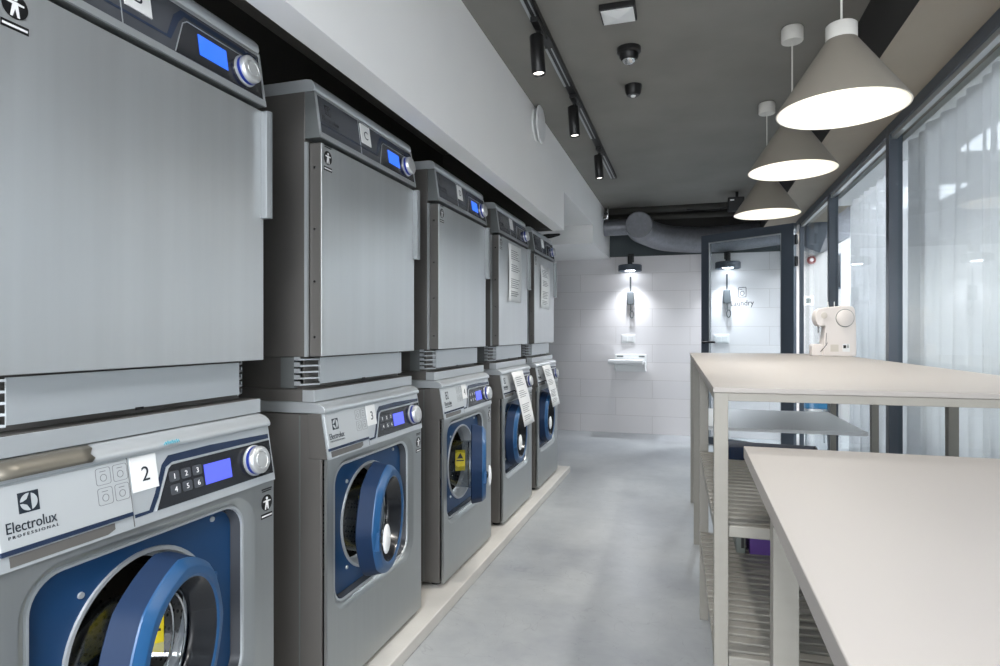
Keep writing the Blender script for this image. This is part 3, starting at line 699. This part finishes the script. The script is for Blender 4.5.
# =================================================================== TABLES
# long high table, slightly turned
ht = thing('high_table', 'long white topped high table with grey legs under the pendant lamps', 'table', (0.059, 1.76, 0), R(1.1))
TL, TW, TZ = 3.2, 0.98, 1.107
MB().box(0, TW, 0, TL, TZ-0.014, TZ).build('tabletop', M['top'], ht, bevel=0.002)
a = MB(); a.box(0.004, TW-0.004, 0.004, 0.028, TZ-0.036, TZ-0.0145); a.box(0.004, TW-0.004, TL-0.028, TL-0.004, TZ-0.036, TZ-0.0145)
a.box(0.004, 0.028, 0.028, TL-0.028, TZ-0.036, TZ-0.0145); a.box(TW-0.028, TW-0.004, 0.028, TL-0.028, TZ-0.036, TZ-0.0145)
a.build('apron', M['lacquer'], ht, bevel=0.001)
for ly in (0.003, 1.09, 2.10, 3.05):
    for lx in (0.003, TW-0.039):
        MB().box(lx, lx+0.036, ly, ly+0.036, 0, TZ-0.0145).build('leg', M['lacquer'], ht, bevel=0.0015)
for sz in (0.738, 0.388):
    s = MB(); s.box(0.005, 0.022, 0.040, 1.088, sz-0.036, sz-0.0165); s.box(TW-0.022, TW-0.005, 0.040, 1.088, sz-0.036, sz-0.0165)
    s.box(0.0395, TW-0.0395, 0.005, 0.03, sz-0.032, sz)
    n = 21
    for k in range(n):
        y = 0.0425+k*0.0502; s.box(0.004, TW-0.004, y, y+0.036, sz-0.016, sz)
    s.build('slatted_shelf', M['lacquer'], ht, bevel=0.004)
MB().box(0.0485, TW-0.0485, 2.12, 3.08, 0.680, 0.700).build('shelf', M['white'], ht, bevel=0.001)
# low table in front
lt = thing('work_table', 'lower white topped work table nearest the camera at bottom right', 'table', (0.128, 0.22, 0))
MB().box(0, 0.90, 0, 1.44, 0.94, 0.97).build('tabletop', M['top'], lt, bevel=0.002)
for lx in (0.045, 0.79):
    for ly in (0.10, 1.245):
        MB().box(lx, lx+0.052, ly, ly+0.052, 0, 0.94).build('leg', M['lacquer'], lt, bevel=0.0015)
a = MB(); a.box(0.060, 0.088, 0.156, 1.245, 0.895, 0.9395); a.box(0.80, 0.83, 0.156, 1.245, 0.895, 0.9395); a.box(0.118, 0.79, 1.255, 1.285, 0.895, 0.9395); a.box(0.118, 0.79, 0.11, 0.14, 0.895, 0.9395)
a.build('apron', M['lacquer'], lt, bevel=0.001)

# things on the table shelves
b = thing('storage_box', 'purple box on the lowest slatted shelf of the high table', 'box', (0.32, 2.69, 0.388), R(2))
MB().box(-0.10, 0.14, -0.08, 0.08, 0, 0.16).build('box_body', M['purple'], b, bevel=0.003)
MB().box(-0.102, 0.142, -0.082, 0.082, 0.16, 0.185).build('box_lid', M['purple'], b, bevel=0.003)
MB().prism(circ(0.06, 0.03, 0.012, 10), lambda a, b_, d: (a, d, b_), -0.0812, -0.08).build('pale_dot', M['white_ink'], b, smooth=0)
b = thing('storage_box', 'grey box standing left of the purple one on the slatted shelf', 'box', (0.185, 2.70, 0.388), R(1))
MB().box(-0.012, 0.022, -0.09, 0.07, 0, 0.15).build('box_body', M['box_grey'], b, bevel=0.003)
MB().box(0.006, 0.018, -0.0912, -0.09, 0.02, 0.12).build('box_tab', M['black'], b, smooth=0)
b = thing('tray', 'shallow black tray at the back of the middle slatted shelf', 'tray', (0.30, 2.76, 0.738), R(-4))
tr = MB(); tr.loft([[(x*k, y*k, z) for x, y in ((-0.19, -0.075), (0.19, -0.075), (0.19, 0.075), (-0.19, 0.075))] for k, z in ((0.92, 0.0), (1.0, 0.05), (0.97, 0.05), (0.89, 0.006))], True, True)
tr.build('tray_body', M['navy'], b, smooth=0)

# sewing machine
sm = thing('sewing_machine', 'cream sewing machine standing at the far window end of the high table', 'sewing machine', (0.757, 4.50, TZ), R(0))
sm.scale = (0.92, 0.92, 1.0)
fs = lambda a, b_, d: (a, d, b_)
body = MB()
prof = [(0.07, 0.0), (0.275, 0.0), (0.278, 0.03), (0.276, 0.20), (0.268, 0.30), (0.255, 0.318), (0.20, 0.325), (0.06, 0.312), (0.035, 0.300), (0.022, 0.275), (0.020, 0.24), (0.032, 0.205), (0.058, 0.190), (0.075, 0.198), (0.084, 0.188), (0.080, 0.16), (0.070, 0.09)]
body.prism(prof, fs, -0.075, 0.075)
body.build('body', M['cream'], sm, bevel=0.012, segs=3)
MB().prism([(0.0, 0.0), (0.10, 0.0), (0.10, 0.075), (0.012, 0.078), (0.0, 0.066)], fs, -0.055, 0.055).build('free_arm', M['cream'], sm, bevel=0.006)
MB().lathe([(0.058, 0), (0.058, 0.003), (0.0001, 0.003)], frame((0.205, -0.074, 0.245), (1,0,0), (0,0,1), (0,-1,0)), 36).build('wheel_groove', M['box_grey'], sm)
MB().lathe([(0.053, 0), (0.053, 0.016), (0.047, 0.020), (0.0001, 0.018)], frame((0.205, -0.074, 0.245), (1,0,0), (0,0,1), (0,-1,0)), 36).build('hand_wheel', M['cream'], sm, smooth=50)
MB().lathe([(0.02, 0), (0.02, 0.008), (0.0001, 0.009)], frame((0.075, -0.074, 0.262), (1,0,0), (0,0,1), (0,-1,0)), 24).build('tension_dial', M['cream_grey'], sm)
MB().box(0.115, 0.165, -0.0762, -0.075, 0.03, 0.075).build('label_plate', M['cream_grey'], sm, smooth=0)
so_ = MB().box(0.19, 0.235, -0.0765, -0.075, 0.03, 0.08).build('socket_plate', M['white'], sm, smooth=0)
MB().box(0.195, 0.212, -0.0785, -0.0765, 0.052, 0.072).build('socket', M['black'], so_, smooth=0)
MB().box(0.219, 0.228, -0.0785, -0.0765, 0.055, 0.066).box(0.219, 0.228, -0.0785, -0.0765, 0.069, 0.075).build('switch', M['box_grey'], so_, smooth=0)
nd = MB(); nd.tube([(0.052, 0, 0.20), (0.052, 0, 0.15)], 0.006, 10); nd.tube([(0.052, 0, 0.15), (0.052, 0, 0.08)], 0.0015, 6); nd.box(0.044, 0.06, -0.012, 0.006, 0.079, 0.084)
nd.build('needle_bar', M['chrome'], sm)
pr = MB()
for k in range(5):
    pr.tube([(0.055+0.008*k, -0.0758+(0.02 if 0.055+0.008*k < 0.07 else 0), 0.028+0.010*k), (0.064+0.008*k, -0.0758, 0.040+0.012*k)], 0.0018, 5)
pr.tube([(0.086, -0.076, 0.075), (0.090, -0.076, 0.15)], 0.0015, 5)
pr.build('printed_pattern', M['ink'], sm)
MB().tube([(0.12, 0.03, 0.318), (0.12, 0.03, 0.355)], 0.003, 8).tube([(0.16, 0.03, 0.32), (0.16, 0.03, 0.355)], 0.003, 8).build('spool_pin', M['white'], sm)

# =================================================================== PENDANTS
def pendant(x, y, z, label):
    t = thing('pendant_lamp', label, 'pendant lamp', (x, y, z), 0, 'pendant lamps over the high table')
    MB().lathe([(0.047, 0.0), (0.05, 0.004), (0.05, 0.062), (0.046, 0.068), (0.0001, 0.068)], Matrix.Translation((0, 0, CZ-0.07-z)), 32, True).build('canopy', M['lamp_white'], t, smooth=50)
    MB().tube([(0, 0, 0.285), (0, 0, CZ-0.068-z)], 0.0035, 8).build('cable', M['lamp_white'], t)
    MB().lathe([(0.048, 0.232), (0.048, 0.282), (0.044, 0.286), (0.0001, 0.286)], None, 32).build('cap', M['lamp_white'], t, smooth=50)
    MB().lathe([(0.201, 0.0), (0.2005, 0.006), (0.046, 0.236), (0.0001, 0.238)], None, 64).build('shade', M['taupe'], t, smooth=50)
    MB().lathe([(0.201, 0.0), (0.196, 0.0005), (0.195, 0.006), (0.120, 0.118), (0.044, 0.228), (0.0001, 0.230)], None, 64).build('shade_lining', M['shade_inner'], t, smooth=50)
    MB().lathe([(0.0001, 0.085), (0.022, 0.092), (0.032, 0.115), (0.028, 0.14), (0.016, 0.165), (0.014, 0.21)], None, 24).build('bulb', M['bulb'], t, smooth=60)
    light('pendant_light', 'SPOT', (0, 0, 0.07), PENDANT_W, t, (1.0, 0.965, 0.92), spot_size=R(140), spot_blend=0.5, shadow_soft_size=0.03)
pendant(0.484, 2.317, 1.998, 'nearest of the three taupe cone pendant lamps')
pendant(0.475, 3.30, 2.043, 'middle one of the three taupe cone pendant lamps')
pendant(0.474, 4.33, 2.022, 'farthest of the three taupe cone pendant lamps')
# extra pendant added out of view to light the room
pendant(0.50, -0.6, 2.02, 'unseen taupe cone pendant lamp added to light the near end of the room')

# =================================================================== TRACK + SPOTS
tk = thing('ceiling_track', 'black lighting track running along the dark ceiling', 'lighting track', (-0.683, 0, CZ))
MB().box(-0.022, 0.022, 0.6, 5.9, -0.032, 0).build('track_rail', M['black'], tk, smooth=0)
g = MB()
for y0, y1 in ((2.3, 2.84), (3.1, 3.60), (3.86, 4.62), (4.92, 5.85)): g.box(-0.026, -0.014, y0, y1, -0.036, -0.032); g.box(0.004, 0.010, y0, y1, -0.036, -0.032)
g.build('track_contact', M['trim_metal'], tk, smooth=0)
def spot(y, label):
    t = thing('track_spotlight', label, 'spotlight', (-0.683, y, CZ-0.032), 0, 'track spotlights')
    MB().box(-0.018, 0.018, -0.10, 0.10, -0.026, -0.0001).build('adapter', M['black'], t, bevel=0.003)
    MB().tube([(-0.0, 0, -0.026), (-0.012, 0, -0.05)], 0.010, 10).build('joint', M['black'], t)
    tilt = Matrix.Translation((-0.014, 0, -0.045)) @ Matrix.Rotation(R(-4), 4, 'Y')
    MB().lathe([(0.0001, 0.0), (0.030, 0), (0.033, -0.004), (0.033, -0.182), (0.030, -0.185), (0.027, -0.182), (0.026, -0.16)], tilt, 28).build('barrel', M['black'], t, smooth=50)
    MB().lathe([(0.0265, -0.175), (0.02, -0.178), (0.0001, -0.179)], tilt, 24).build('lens', M['spot_lens'], t, smooth=60)
    l = light('spot_light', 'SPOT', tuple(tilt @ Vector((0, 0, -0.195))), SPOT_W, t, (1.0, 0.96, 0.90), (R(0), R(-4), 0), spot_size=R(75), spot_blend=0.8, shadow_soft_size=0.03)
spot(2.86, 'nearest black track spotlight by the ceiling edge'); spot(3.82, 'middle black track spotlight on the ceiling track'); spot(4.92, 'farthest black track spotlight near the track end')
spot(1.35, 'unseen black track spotlight added above the nearest dryer')  # extra spotlight added out of sight to even out the light

# =================================================================== CEILING DEVICES
def cloc(px_r, D): return (D*(-0.293+0.956*px_r), D*(0.956+0.293*px_r))
t = thing('ceiling_detector', 'square black and white detector on the ceiling', 'detector', (-0.315, 2.88, CZ))
MB().box(-0.08, 0.08, -0.07, 0.07, -0.03, 0).build('housing', M['black'], t, bevel=0.004)
pv = MB(); pv.loft([[(x, y, z) for x, y in ((-0.072, -0.062), (0.072, -0.062), (0.072, 0.062), (-0.072, 0.062))] for z in (-0.030, -0.034)])
pv.bm.faces.ensure_lookup_table()
lo_ = [(-0.072, -0.062, -0.034), (0.072, -0.062, -0.034), (0.072, 0.062, -0.034), (-0.072, 0.062, -0.034)]; hi = (0, 0, -0.046)
for i in range(4):
    pv.bm.faces.new([pv.bm.verts.new(lo_[i]), pv.bm.verts.new(lo_[(i+1) % 4]), pv.bm.verts.new(hi)])
pv.build('cover', M['white'], t, smooth=0)
t = thing('ceiling_camera', 'round black dome camera on the ceiling behind the square detector', 'camera', (-0.305, 3.29, CZ))
MB().lathe([(0.0001, 0), (0.062, 0), (0.062, -0.022), (0.05, -0.03), (0.048, -0.05), (0.036, -0.064)], None, 32).build('housing', M['black'], t, smooth=40)
MB().lathe([(0.036, -0.060), (0.03, -0.074), (0.015, -0.082), (0.0001, -0.084)], None, 24).build('dome', M['chrome'], t, smooth=60)
t = thing('ceiling_sensor', 'smallest black ceiling sensor, farthest from the camera', 'sensor', (-0.326, 3.79, CZ))
MB().lathe([(0.0001, 0), (0.05, 0), (0.05, -0.012), (0.044, -0.05), (0.036, -0.06), (0.0001, -0.062)], None, 28).build('housing', M['black'], t, smooth=40)
MB().lathe([(0.016, -0.061), (0.012, -0.068), (0.0001, -0.070)], None, 16).build('lens', M['white'], t, smooth=60)
t = thing('wall_vent', 'round white vent cover high on the white plaster board', 'vent', (-0.976, 3.98, 2.63))
Tv = frame((0, 0, 0), (0,1,0), (0,0,1), (1,0,0))
MB().lathe([(0.105, 0), (0.105, 0.012), (0.095, 0.016), (0.0001, 0.016)], Tv, 40).build('collar', M['white'], t, smooth=40)
MB().lathe([(0.0001, 0.030), (0.115, 0.030), (0.122, 0.034), (0.118, 0.042), (0.09, 0.048), (0.0001, 0.05)], Tv, 40).lathe([(0.012, 0.01), (0.012, 0.032)], Tv, 12).build('cover', M['white'], t, smooth=40)

# =================================================================== DUCTS AT THE BACK
def smooth_path(pts, n=12, it=14):
    P_ = [Vector(p) for p in pts]; f = []
    for a, b in zip(P_, P_[1:]):
        for k in range(n): f.append(a.lerp(b, k/n))
    f.append(P_[-1])
    for _ in range(it): f = [f[0]]+[(f[i-1]+f[i]*2+f[i+1])/4 for i in range(1, len(f)-1)]+[f[-1]]
    return f
t = thing('air_duct', 'thick grey insulated air duct with a capped end above the tiles', 'duct', (0, 0, 0))
dp = smooth_path([(-0.545, 7.05, 2.465), (-0.56, 7.30, 2.45), (-0.30, 7.66, 2.39), (0.10, 7.79, 2.37), (0.45, 7.79, 2.375), (1.0, 7.78, 2.43)])
MB().tube(dp, [0.138+0.014*min(1, i/20) for i in range(len(dp))], 32).build('duct_body', M['duct'], t, smooth=50)
dv = (Vector(dp[0])-Vector(dp[1])).normalized(); e1 = dv.cross(Vector((0, 0, 1))).normalized(); e2 = dv.cross(e1)
MB().lathe([(0.148, -0.05), (0.149, 0.008), (0.142, 0.010), (0.138, 0.004), (0.0001, 0.003)], frame(dp[0], e1, e2, dv), 36).build('end_cap', M['duct'], t, smooth=40)
t.location = (0, 0, 0)
MB().tube([(-0.975, 7.42, 2.51), (-0.66, 7.42, 2.51), (-0.42, 7.46, 2.49)], 0.095, 24).build('branch', M['duct'], t, smooth=50)
tag(MB().tube([(-0.975, 7.60, 2.64), (1.0, 7.60, 2.64)], 0.035, 16).build('ceiling_pipe', M['dark_wall'], smooth=50), 'lower dark pipe running under the ceiling along the back wall', 'pipe', 'dark pipes along the back wall')
tag(MB().tube([(-0.975, 7.48, 2.715), (0.765, 7.48, 2.715)], 0.045, 16).build('ceiling_pipe', M['dark_wall'], smooth=50), 'upper dark pipe against the ceiling along the back wall', 'pipe', 'dark pipes along the back wall')
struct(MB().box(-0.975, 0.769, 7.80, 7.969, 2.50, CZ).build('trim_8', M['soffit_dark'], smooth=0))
t = thing('loudspeaker', 'small black ceiling loudspeaker beside the farthest pendant lamp', 'loudspeaker', (0.47, 6.95, CZ))
MB().tube([(0, 0, 0), (0, 0, -0.07)], 0.015, 10).build('bracket', M['black'], t)
MB().box(-0.09, 0.07, -0.06, 0.06, -0.20, -0.06).build('housing', M['black'], t, bevel=0.01)
MB().box(-0.07, -0.03, -0.0615, -0.06, -0.10, -0.085).build('badge', M['white_ink'], t, smooth=0)
MB().tube([(-0.09, 0.0, -0.15), (-0.16, 0.0, -0.17), (-0.3, 0.3, -0.12), (-0.5, 0.5, -0.06)], 0.008, 8).build('cable', M['rubber'], t)
t = thing('pipe_valve', 'small metal pipe valve beside the white box corner', 'valve', (-0.935, 7.30, 2.60))
MB().tube([(-0.04, 0, 0.0), (0.01, 0, 0.0), (0.02, 0, 0.08)], 0.018, 12).tube([(0.02, 0, 0.08), (0.02, 0, 0.17)], 0.010, 10).build('valve_body', M['chrome'], t)
MB().tube([(0.0, -0.03, 0.05), (0.0, -0.05, 0.05)], 0.02, 12).build('valve_wheel', M['black'], t)

# =================================================================== BACK WALL FITTINGS
def sconce(x, label):
    t = thing('wall_lamp', label, 'wall lamp', (x, 7.95, 2.06), 0, 'black disc wall lamps')
    MB().box(-0.035, 0.035, -0.012, 0, 0.09, 0.20).tube([(0, -0.01, 0.15), (0, -0.15, 0.15)], 0.014, 10).tube([(0, -0.15, 0.16), (0, -0.15, 0.04)], 0.030, 14).build('bracket', M['black'], t, bevel=0.002)
    Tl = Matrix.Translation((0, -0.15, 0))
    MB().lathe([(0.0001, 0.045), (0.135, 0.042), (0.143, 0.034), (0.143, -0.034), (0.139, -0.036), (0.135, -0.034), (0.133, -0.015), (0.0001, -0.012)], Tl, 48).build('shade', M['frame_black'], t, smooth=40)
    MB().lathe([(0.06, -0.013), (0.06, -0.026), (0.05, -0.034), (0.0001, -0.038)], Tl, 32).build('bulb', M['bulb_cool'], t, smooth=60)
    light('wall_light', 'SPOT', (0, -0.15, -0.05), SCONCE_W, t, (0.89, 0.93, 1.0), (R(-20), 0, 0), spot_size=R(130), spot_blend=1.0, shadow_soft_size=0.04)
sconce(-0.709, 'black disc wall lamp on the tiled wall left of the glass door')
sconce(0.429, 'black disc wall lamp seen through the glass door')
def pull(x, label):
    t = thing('pull_switch', label, 'pull switch', (x, 7.95, 1.70), 0, 'grey pull switches under the wall lamps')
    MB().box(-0.04, 0.04, -0.05, 0, -0.08, 0.08).build('housing', M['pull_grey'], t, bevel=0.006)
    MB().tube([(0, -0.02, 0.08), (0, -0.02, 0.27)], 0.010, 10).build('conduit', M['pull_grey'], t)
    c = MB(); c.tube([(0, -0.03, -0.08), (0.004, -0.03, -0.13), (0.0, -0.03, -0.16)], 0.007, 8)
    lp = [(0.018+0.022*math.sin(2*PI*k/16), -0.03, -0.205+0.045*math.cos(2*PI*k/16)) for k in range(17)]
    c.tube(lp, 0.006, 8); c.build('pull_cord', M['pull_grey'], t, smooth=60)
pull(-0.715, 'grey pull switch with a cord loop left of the glass door'); pull(0.425, 'grey pull switch with a cord loop seen through the glass door')
def plate(x, label):
    t = thing('switch_plate', label, 'switch', (x, 7.95, 1.19), 0, 'white double switch plates on the tiles')
    MB().box(-0.085, 0.085, -0.012, 0, -0.052, 0.052).build('plate', M['white'], t, bevel=0.004)
    for s in (-1, 1): MB().box(s*0.037-0.033, s*0.037+0.033, -0.016, -0.012, -0.034, 0.034).build('rocker', M['white'], t, bevel=0.002)
plate(-0.745, 'white switch plate above the fold down shelf'); plate(0.364, 'white switch plate seen through the glass door')
t = thing('fold_down_shelf', 'white fold down wall shelf with a rolled front under the switch plate', 'wall shelf', (-0.71, 7.95, 0.88))
MB().box(-0.19, 0.19, -0.06, 0, -0.10, 0.115).build('wall_box', M['white'], t, bevel=0.006)
MB().prism([(-0.02, -0.06), (0.05, -0.06), (0.055, -0.30), (0.015, -0.31), (-0.005, -0.28)], lambda a, b_, d: (d, b_, a), -0.255, 0.165).build('flap', M['white'], t, bevel=0.008, segs=3)
MB().box(-0.17, -0.09, -0.063, -0.06, 0.08, 0.10).box(0.10, 0.17, -0.063, -0.06, 0.08, 0.10).build('hinge', M['mid_steel'], t, smooth=0)
MB().box(0.176, 0.186, -0.20, -0.06, -0.08, 0.03).box(-0.186, -0.176, -0.20, -0.06, -0.08, 0.01).build('support_arm', M['white'], t, bevel=0.002)

# =================================================================== CURTAINS AND THE CORRIDOR
def curtain(y0, y1, label, seed, xc=1.235):
    rnd = random.Random(seed); n = 180; m = MB(); rows = []
    ph = [rnd.uniform(0, 6.28) for _ in range(4)]
    for z in [0.015+2.36*k/14 for k in range(15)]:
        row = []
        for i in range(n+1):
            s = i/n; y = y0+(y1-y0)*s
            amp = 0.018+0.010*(1-z/2.4)
            x = xc+amp*math.sin(y*42+ph[0]+1.2*math.sin(y*5+ph[1]))+0.012*math.sin(y*17+ph[2]+z*0.5)+0.008*math.sin(y*9+ph[3]-z)
            row.append((x, y, z))
        rows.append(row)
    m.loft(rows, closed=False)
    return tag(m.build('curtain', M['curtain'], smooth=80), label, 'curtain', 'sheer curtains behind the glass wall')
curtain(-0.5, 4.14, 'sheer white curtain behind the largest pane at the right edge', 3)
curtain(4.03, 6.12, 'sheer white curtain between the two black uprights behind the sewing machine', 5, 1.335)
tag(MB().box(1.205, 1.375, -0.6, 6.14, 2.385, 2.42).build('curtain_rail', M['white'], smooth=0), 'white curtain rail above the sheer curtains', 'curtain rail')
struct(MB().box(1.16, 1.39, -3.2, 8.62, 2.42, CZ).build('trim_10', M['soffit_taupe'], smooth=0))
t = thing('corridor_speaker', 'black loudspeaker hanging in the corridor beyond the glass', 'loudspeaker', (1.28, 7.30, 2.42))
MB().prism([(-0.11, -0.26), (0.02, -0.32), (0.11, -0.06), (0.09, 0.14), (-0.11, 0.16)], lambda a, b_, d: (a, d, b_), -0.12, 0.12).build('housing', M['frame_black'], t, bevel=0.008)
MB().tube([(0, 0, 0.15), (0, 0, CZ-2.42)], 0.015, 10).build('bracket', M['black'], t)
t = thing('fire_alarm', 'small red round fire alarm on the grey corridor wall', 'alarm', (1.46, 8.62, 2.18))
MB().lathe([(0.05, 0), (0.05, 0.03), (0.04, 0.04), (0.0001, 0.04)], frame((0, 0, 0), (1,0,0), (0,0,1), (0,-1,0)), 24).build('bell', M['red'], t)
MB().lathe([(0.022, 0.04), (0.02, 0.048), (0.0001, 0.048)], frame((0, 0, 0), (1,0,0), (0,0,1), (0,-1,0)), 16).build('button', M['white'], t)
t = thing('switch_plate', 'white switch on the grey corridor wall beyond the glass', 'switch', (1.43, 8.62, 1.67))
MB().box(-0.06, 0.06, -0.012, 0, -0.06, 0.06).build('plate', M['white'], t, bevel=0.004)
MB().box(-0.03, 0.03, -0.016, -0.012, -0.03, 0.03).build('rocker', M['box_grey'], t, bevel=0.002)
t = thing('wall_panel', 'dark flat panel on the grey corridor wall', 'panel', (1.73, 8.62, 2.05))
MB().box(-0.06, 0.06, -0.03, 0, -0.24, 0.20).build('board', M['frame_black'], t, bevel=0.003)
MB().box(-0.05, 0.05, -0.032, -0.03, -0.22, 0.18).build('face', M['gloss_black'], t, smooth=0)
t = thing('stool', 'turquoise topped stool on the corridor floor beyond the glass', 'stool', (1.36, 7.78, 0))
MB().box(-0.13, 0.13, -0.13, 0.13, 0.41, 0.55).build('seat', M['blue_crate'], t, bevel=0.02, segs=3)
for sx in (-1, 1):
    for sy in (-1, 1): MB().tube([(sx*0.115, sy*0.115, 0.0), (sx*0.095, sy*0.095, 0.412)], 0.012, 10).build('leg', M['trim_metal'], t)
tag(MB().tube([(1.55, 7.60, 2.47), (1.55, 8.61, 2.47)], 0.20, 32).build('corridor_duct', M['duct'], smooth=50), 'grey round duct under the corridor ceiling beyond the glass', 'duct')
# flat fill lamps added out of view behind the photographer to light the room
for cy, lb in ((-0.9, 'unseen flat fill lamp added over the near end of the room'), (-2.3, 'unseen flat fill lamp added at the open end of the room')):
    t = thing('unseen_ceiling_lamp', lb, 'ceiling lamp', (-0.1, cy, CZ))
    MB().box(-0.3, 0.3, -0.6, 0.6, -0.04, 0).build('lamp_tray', M['white'], t, bevel=0.004)
    MB().box(-0.28, 0.28, -0.58, 0.58, -0.044, -0.04).build('diffuser', M['bulb_cool'], t, smooth=0)
    light('added_fill_light', 'AREA', (0, 0, -0.05), ROOM_FILL_W, t, (0.97, 0.98, 1.0), shape='RECTANGLE', size=0.56, size_y=1.16)
# corridor ceiling lamp
for cy, lb in ((2.2, 'flat corridor ceiling lamp behind the largest curtain'), (5.2, 'flat corridor ceiling lamp behind the second curtain'), (7.6, 'flat corridor ceiling lamp nearest the grey end wall')):
    t = thing('unseen_ceiling_lamp', lb, 'ceiling lamp', (2.3, cy, CZ))
    MB().box(-0.3, 0.3, -0.6, 0.6, -0.04, 0).build('lamp_tray', M['white'], t, bevel=0.004)
    MB().box(-0.28, 0.28, -0.58, 0.58, -0.044, -0.04).build('diffuser', M['bulb_cool'], t, smooth=0)
    light('corridor_light', 'AREA', (0, 0, -0.05), CORRIDOR_W*(2.2 if cy > 7 else 1), t, (0.95, 0.97, 1.0), shape='RECTANGLE', size=0.56, size_y=1.16)
